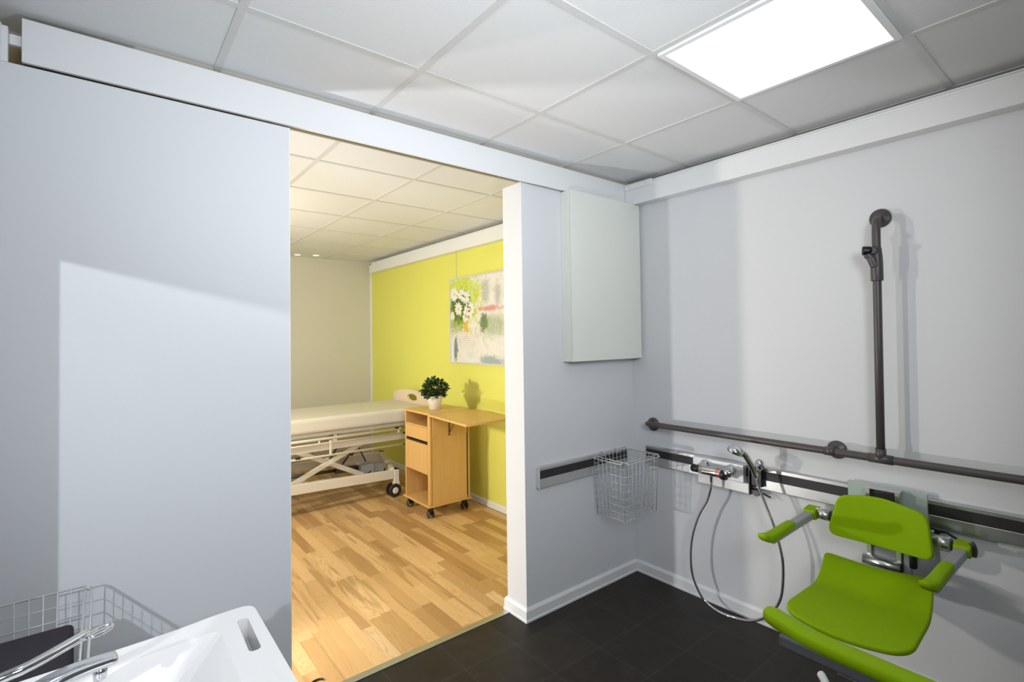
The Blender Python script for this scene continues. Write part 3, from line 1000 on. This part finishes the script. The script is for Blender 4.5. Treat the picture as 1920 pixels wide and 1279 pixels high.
t = thing('basin_tap', 'chrome single-lever basin tap with a long loop-ended lever', 'tap', (-2.955, -.985, BZ))
build('tap_body', MB().lathe((-2.965, -.988, BZ), (0, 0, 1), [(0, .028), (.004, .028), (.008, .023), (.11, .023), (.135, .024), (.145, .020), (.150, .010)]), 'chrome', t)
sp_ = smooth_path([(-2.960, -.986, .925), (-2.90, -.972, .945), (-2.81, -.948, .966), (-2.765, -.937, .969), (-2.725, -.927, .966)], 6)
vs, fs = [], []
n = 14
for i, p in enumerate(sp_):
    k0 = i / (len(sp_) - 1)
    hw = .021 - .004 * k0
    hz = .020 - .011 * k0
    if i == len(sp_) - 1:
        hw *= .8
    sd = Vector((.22, -.97, 0)).normalized()
    for k in range(n):
        a = 2 * PI * k / n
        cx_, sx_ = math.cos(a), math.sin(a)
        vs.append(p + sd * (hw * math.copysign(abs(cx_) ** .7, cx_)) + Vector((0, 0, hz * math.copysign(abs(sx_) ** .8, sx_) * (1 if sx_ > 0 else .9))))
for i in range(len(sp_) - 1):
    for k in range(n):
        fs.append((i * n + k, i * n + (k + 1) % n, (i + 1) * n + (k + 1) % n, (i + 1) * n + k))
fs += [list(range(n)), [(len(sp_) - 1) * n + k for k in range(n)]]
o = build('spout', MB().add(vs, fs, True), 'chrome', t)
build('aerator', MB().lathe((-2.748, -.933, .962), (0, 0, -1), [(0, .011), (.012, .0115), (.016, .0105), (.0225, .010)]), 'chrome', o)
lp = smooth_path([(-2.965, -.988, 1.0), (-2.94, -.990, 1.006), (-2.875, -.977, 1.013), (-2.835, -.968, 1.017), (-2.775, -.925, 1.02), (-2.766, -.921, 1.02)], 5)
lv = MB().tube(lp, [.012] + [.0085] * (len(lp) - 2) + [.006], 12)
o = build('lever', lv, 'chrome', t)
ring = []
for k in range(24):
    a = 2 * PI * k / 24
    d = Vector((.80, .60, 0)).normalized()
    sd = Vector((-.60, .80, 0)).normalized()
    ring.append(Vector((-2.749, -.925, 1.021)) + d * (.0215 * math.cos(a)) + sd * (.0105 * math.sin(a)))
build('lever_loop', MB().tube(ring, .0035, 8, closed=True), 'chrome', o)

# ------------------------------------------------------------------ hospital bed
t = thing('hospital_bed', 'cream adjustable care bed with bare mattress against the lime wall', 'bed', (-1.2, 2.95, 0))
BY0, BY1 = 2.50, 3.33
# headboard with an arched top and an oval grip hole
hb_o = []
N = 18
hy0, hy1 = 2.46, 3.325
hb_o.append((hy1, .60))
hb_o.append((hy1, .905))
for k in range(N + 1):
    a = k / N
    y = hy1 - .012 - (hy1 - hy0 - .024) * a
    hb_o.append((y, .924 + .062 * math.sin(PI * a) ** .8))
hb_o.append((hy0, .905))
hb_o.append((hy0, .60))
hole = [(2.868 + .115 * math.cos(2 * PI * k / 28) * (1 if abs(math.cos(2 * PI * k / 28)) < 1 else 1), .902 + .036 * math.sin(2 * PI * k / 28)) for k in range(28)]
mb = MB()
for x in (-.135, -.113):
    vs, fs = sheet([hb_o, hole], x)
    mb.add([(v_.z, v_.x, v_.y) for v_ in vs], fs)
for L in (hb_o, hole):
    n = len(L)
    mb.add([(-.135, p[0], p[1]) for p in L] + [(-.113, p[0], p[1]) for p in L], [(i, (i + 1) % n, n + (i + 1) % n, n + i) for i in range(n)], True)
build('headboard', mb, 'headboard', t)
build('mattress', MB().box(-2.30, -.145, BY0 + .0, BY1 - .03, .705, .845), 'mattress', t, bevel=.035, seg=4)
build('mattress_base', MB().box(-2.28, -.16, BY0 + .04, BY1 - .06, .672, .704), 'cream', t, bevel=.004)
# the deck's long frame and the folded-down side rails
build('deck_frame', MB().box(-2.30, -.115, BY0 + .005, BY0 + .035, .545, .605).box(-2.30, -.115, BY1 - .03, BY1, .545, .605).box(-.16, -.115, BY0 + .035, BY1 - .03, .545, .605).box(-2.30, -2.26, BY0 + .035, BY1 - .03, .545, .605), 'cream', t, bevel=.004)
for px_, py_ in ((-.135, BY0 + .065), (-.135, BY1 - .065), (-1.085, BY0 + .065), (-2.265, BY0 + .065)):
    build('deck_post', MB().box(px_ - .015, px_ + .015, py_ - .015, py_ + .015, .60, .69), 'cream', t)
sr = build('side_rail', MB().tube([(-2.25, BY0 - .02, .657), (-.46, BY0 - .02, .653)], .012, 12), 'cream', t)
build('rail_bar', MB().tube([(-2.25, BY0 - .02, .620), (-.43, BY0 - .02, .610)], .009, 12), 'cream', sr)
build('rail_bar', MB().tube([(-2.25, BY0 - .02, .508), (-.42, BY0 - .02, .498)], .010, 12), 'cream', sr)
build('rail_post', MB().box(-1.165, -1.145, BY0 - .030, BY0 - .012, .498, .636), 'cream', sr, bevel=.003)
build('rail_post', MB().box(-.495, -.480, BY0 - .030, BY0 - .012, .62, .672), 'cream', sr, bevel=.003)
build('rail_post', MB().box(-1.262, -1.248, BY0 - .030, BY0 - .012, .612, .645), 'cream', sr, bevel=.003)
for a_ in ((-.440, -.415, .600, .618), (-.440, -.415, .492, .505), (-.520, -.490, .662, .674), (-1.46, -1.42, .510, .522)):
    build('rail_end', MB().box(a_[0], a_[1], BY0 - .034, BY0 - .006, a_[2], a_[3]), 'black', sr)
# scissor lift
for yy in (BY0 + .08, BY1 - .10):
    build('scissor_arm', MB().bar((-1.62, yy, .20), (-.80, yy, .56), .022, .045, (0, 0, 1)), 'cream', t, bevel=.004)
    build('scissor_arm', MB().bar((-1.40, yy + .03, .54), (-.80, yy + .03, .235), .022, .045, (0, 0, 1)), 'cream', t, bevel=.004)
build('pivot_pin', MB().cyl((-1.107, BY0 + .06, .412), (-1.107, BY1 - .06, .412), .018), 'plate', t)
# undercarriage
uc = MB()
uc.bar((-2.25, BY0, .272), (-.545, BY0, .216), .04, .085)
uc.bar((-2.25, BY1 - .02, .272), (-.30, BY1 - .02, .216), .04, .085)
uc.bar((-.548, BY0, .232), (-.30, BY1 - .02, .225), .045, .085)
uc.box(-2.27, -2.22, BY0, BY1 - .02, .235, .31)
build('undercarriage', uc, 'cream', t, bevel=.004)
build('drive_motor', MB().box(-.80, -.66, 2.66, 2.80, .20, .315), 'grey_plastic', t, bevel=.012, seg=3)
build('battery_box', MB().box(-.655, -.545, 2.68, 2.78, .215, .300), 'grey_plastic', t, bevel=.012, seg=3)
build('motor_tube', MB().cyl((-.80, 2.75, .275), (-1.02, 2.75, .285), .030).cyl((-1.02, 2.75, .285), (-1.50, 2.75, .30), .016), 'darkgrey', t)
build('actuator', MB().cyl((-1.02, 2.66, .235), (-1.42, 2.66, .225), .018).cyl((-1.40, 2.60, .245), (-1.40, 2.72, .245), .028).cyl((-1.34, 2.60, .245), (-1.34, 2.72, .245), .028), 'plate', t)
build('lift_linkage', MB().tube([(-.98, 2.78, .51), (-1.09, 2.80, .33)], .009, 8).tube([(-.80, 2.78, .52), (-.70, 2.78, .315)], .008, 8).tube([(-.80, 2.78, .52), (-.86, 2.78, .42), (-.93, 2.80, .32)], .010, 8).ball((-.845, 2.78, .415), .022), 'darkgrey', t)
build('cable', MB().tube(smooth_path([(-.70, 2.66, .24), (-.85, 2.62, .20), (-1.0, 2.60, .215), (-1.1, 2.60, .225)], 6), .006, 8), 'rubber', t)
for (x, y) in ((-.515, BY0), (-2.22, BY0), (-.30, BY1 - .02), (-2.22, BY1 - .02)):
    cs = MB().box(x - .025, x + .028, y - .028, y + .028, .13, .262)
    cs.prism([(x + dx, y - .030, z) for dx, z in rounded_poly([(-.030, .150), (.034, .150), (.034, .040), (.004, .018), (-.022, .075)], .012, 4)], (0, .060, 0))
    c_ = build('caster', cs, 'cream', t, bevel=.006, seg=2)
    wx = x - .020
    build('wheel', MB().lathe((wx, y - .044, .0655), (0, 1, 0), [(0, .052), (.004, .0625), (.012, .065), (.022, .0625)]).lathe((wx, y + .022, .0655), (0, 1, 0), [(0, .0625), (.010, .065), (.018, .0625), (.022, .052)]), 'rubber', c_)
    build('wheel_cover', MB().lathe((wx, y - .048, .0655), (0, 1, 0), [(0, .020), (.003, .030), (.008, .034)]), 'cream', c_)
    build('lock_cap', MB().box(x - .02, x + .024, y - .024, y + .024, .2625, .272), 'black', c_)

# ------------------------------------------------------------------ bedside cabinet with folding table leaf
x0, x1, y0, y1 = -.592, -.178, 1.690, 2.140
t = thing('bedside_cabinet', 'beech bedside cabinet on casters with its table leaf folded out', 'bedside cabinet', ((x0 + x1) / 2, (y0 + y1) / 2, 0))
build('base', MB().box(x0 - .012, x1 + .010, y0 - .006, y1 + .02, .098, .116), 'beech_top', t, bevel=.004)
build('side_panel', MB().box(x0 + .028, x1 - .034, y0, y0 + .018, .1165, .882), 'beech', t, bevel=.001)
build('side_panel', MB().box(x0 + .004, x1, y1 - .018, y1, .1165, .882), 'beech', t, bevel=.001)
build('corner_post', MB().box(x0, x0 + .027, y0 - .001, y0 + .035, .1165, .882), 'beech', t, bevel=.010, seg=3)
build('corner_post', MB().box(x1 - .020, x1, y0 - .001, y0 + .03, .1165, .882), 'beech', t, bevel=.008, seg=3)
build('dark_slot', MB().box(x1 - .033, x1 - .021, y0 + .003, y0 + .016, .13, .70), 'dark_gap', t)
build('back_panel', MB().box(x1 - .018, x1 - .002, y0 + .031, y1 - .019, .1165, .882), 'beech', t)
build('shelf', MB().box(x0 + .006, x1 - .019, y0 + .036, y1 - .019, .768, .780), 'beech_top', t)
build('shelf', MB().box(x0 + .01, x1 - .019, y0 + .036, y1 - .019, .630, .640), 'dark_gap', t)
build('shelf', MB().box(x0 + .01, x1 - .019, y0 + .036, y1 - .019, .372, .384), 'beech_top', t)
build('drawer', MB().box(x0 + .001, x0 + .018, y0 + .036, y1 - .019, .655, .766), 'beech', t, bevel=.002)
build('door', MB().box(x0 + .001, x0 + .018, y0 + .036, y1 - .019, .372, .625), 'beech', t, bevel=.002)
build('top', MB().box(x0 - .008, x1 + .008, y0 - .004, y1 + .012, .8825, .902), 'beech_top', t, bevel=.005, seg=3)
lf = MB()
za, zb_ = .896, .880
pl = [(x0 - .010, y0 - .006, za), (x1 + .07, y0 - .006, za), (x1 + .07, 1.135, zb_), (x0 - .010, 1.105, zb_)]
lf.prism(pl, (0, 0, -.018))
o = build('table_leaf', lf, 'beech_top', t, bevel=.005, seg=3)
build('hinged_support', MB().box(x0 + .03, x1 - .036, y0 - .008, y0 - .001, .690, .872), 'beech', t, bevel=.001)
br = MB().box(-.402, -.396, y0 - .016, y0 - .009, .70, .83).tube([(-.399, y0 - .014, .715), (-.345, y0 - .06, .868)], .004, 8).cyl((-.399, y0 - .017, .70), (-.399, y0 - .009, .70), .008)
build('leaf_brace', br, 'darkgrey', t)
for (x, y) in ((-.550, 2.125), (-.560, 1.735), (-.212, 1.735), (-.212, 2.10)):
    c_ = build('caster', MB().cyl((x, y, .0975), (x, y, .088), .022).prism([(x - .019, y - .018 + q, z) for q, z in ((-.004, .088), (.040, .088), (.028, .030), (.008, .030))], (.038, 0, 0)), 'black', t, bevel=.003)
    build('wheel', MB().lathe((x - .028, y, .030), (1, 0, 0), [(0, .022), (.002, .028), (.008, .030)]).lathe((x + .020, y, .030), (1, 0, 0), [(0, .030), (.006, .028), (.008, .022)]).cyl((x - .02, y, .03), (x + .02, y, .03), .008), 'darkgrey', c_)

# ------------------------------------------------------------------ potted plant
px, py, pz = -.415, 1.895, .9025
t = thing('potted_plant', 'small leafy green plant in a white pot on the bedside cabinet', 'plant', (px, py, pz))
build('pot', MB().lathe((px, py, pz), (0, 0, 1), [(0, .048), (.002, .051), (.035, .056), (.036, .0575), (.118, .072), (.122, .072), (.122, .067), (.105, .065)]), 'pot', t)
build('soil', MB().cyl((px, py, pz + .098), (px, py, pz + .106), .065), 'soil', t)
st = MB()
lf = MB()
rnd = random.Random(3)
tips = []
for k in range(12):
    a = 2 * PI * k / 12 + rnd.uniform(-.3, .3)
    rr = rnd.uniform(.05, .12)
    hz = rnd.uniform(.15, .27)
    base = Vector((px + .02 * math.cos(a), py + .02 * math.sin(a), pz + .10))
    tip = Vector((px + rr * math.cos(a), py + rr * math.sin(a), pz + .01 + hz))
    mid = (base + tip) / 2 + Vector((0, 0, .02))
    st.tube(smooth_path([base, mid, tip], 4), .004, 6)
    tips += [tip, (mid + tip) / 2, mid]
for k in range(300):
    while True:
        e3 = Vector((rnd.uniform(-1, 1), rnd.uniform(-1, 1), rnd.uniform(-1, 1)))
        if .25 < e3.length < 1:
            break
    lump = 1 + .16 * math.sin(5 * math.atan2(e3.y, e3.x) + 1.0) + .10 * math.sin(7 * e3.z)
    c0 = Vector((px + e3.x * .108 * lump, py + e3.y * .108 * lump, pz + .185 + e3.z * .075 * lump))
    d = e3.normalized() + Vector((rnd.gauss(0, .5), rnd.gauss(0, .5), rnd.gauss(0, .4)))
    d.normalize()
    sd = d.cross(Vector((rnd.gauss(0, .3), rnd.gauss(0, .3), 1))).normalized()
    nn = sd.cross(d)
    L, W = rnd.uniform(.034, .050), rnd.uniform(.028, .040)
    vs = [c0, c0 + d * L * .35 + sd * W * .45 + nn * .003, c0 + d * L * .75 + sd * W * .42 + nn * .002, c0 + d * L, c0 + d * L * .75 - sd * W * .42 + nn * .002, c0 + d * L * .35 - sd * W * .45 + nn * .003, c0 + d * L * .5 - nn * .003]
    lf.add(vs, [(0, 1, 6), (1, 2, 6), (2, 3, 6), (3, 4, 6), (4, 5, 6), (5, 0, 6)], True)
build('stem', st, 'stem', t)
o = build('foliage', lf, 'leaf', t, solid=.0016)

# ------------------------------------------------------------------ painting on the lime wall
pyl, pyr, pzb, pzt = 2.250, 1.08, 1.292, 2.136
t = thing('painting', 'framed abstract flower painting with white daisies on the lime wall', 'painting', (-.012, (pyl + pyr) / 2, pzb))
fr = MB()
fr.box(-.030, -.002, pyl - .012, pyl, pzb, pzt).box(-.030, -.002, pyr, pyr + .012, pzb, pzt)
fr.box(-.030, -.002, pyr + .012, pyl - .012, pzb, pzb + .014).box(-.030, -.002, pyr + .012, pyl - .012, pzt - .014, pzt)
build('frame', fr, 'plate', t, bevel=.001)
cv = MB().box(-.020, -.004, pyr + .012, pyl - .012, pzb + .014, pzt - .014)


def daisy(u, v, r, seed):
    q = random.Random(seed)
    yc, zc_ = pyl - u * .85, 1.3 + v * .83
    n_ = q.randint(11, 14)
    cv.mat(1)
    for i in range(n_):
        a = 2 * PI * i / n_ + q.uniform(-.12, .12)
        L = r * q.uniform(.8, 1.1)
        wd = r * .17
        d, sd = (math.cos(a), math.sin(a)), (-math.sin(a), math.cos(a))
        pts = [(.15 * L, -wd * .5), (.65 * L, -wd), (L, -wd * .3), (L, wd * .3), (.65 * L, wd), (.15 * L, wd * .5)]
        cv.add([(-.0212 - .0001 * (i % 3), yc + d[0] * p + sd[0] * s_, zc_ + d[1] * p + sd[1] * s_) for p, s_ in pts], [list(range(6))])
    cv.mat(2)
    cv.add([(-.0218, yc + r * .2 * math.cos(2 * PI * k / 10), zc_ + r * .2 * math.sin(2 * PI * k / 10)) for k in range(10)], [list(range(10))])
    cv.mat(0)


for i, (u, v, r) in enumerate(((.095, .815, .078), (.245, .80, .070), (.335, .765, .078), (.18, .635, .080), (.36, .60, .070), (.435, .615, .075), (.05, .555, .05), (.32, .525, .05))):
    daisy(u, v, r, i)
build('canvas', cv, ['canvas', 'petal', 'yolk'], t)
for y in (2.148, 1.2):
    build('hanging_wire', MB().tube([(-.008, y, pzt), (-.008, y, 2.41)], .0022, 6), 'plate', t)

# ------------------------------------------------------------------ odds and ends
ring = [(-1.994 + .026 * math.cos(2 * PI * k / 24), .236 + .016 * math.sin(2 * PI * k / 24), .0045) for k in range(20)]
tag(build('cable', MB().tube(ring, .0042, 8), 'rubber', origin=(-1.995, .245, 0)), 'small black cable loop lying on the wood floor by the threshold', 'cable')
wf = MB()
wf.box(XL - .06, XL - .01, wy0, wy0 + .03, wz0, wz1).box(XL - .06, XL - .01, wy1 - .004, wy1, wz0, wz1)
struct('light_opening_frame', wf, 'trim')  # edging of the opening added to pass the mirror stand-in light
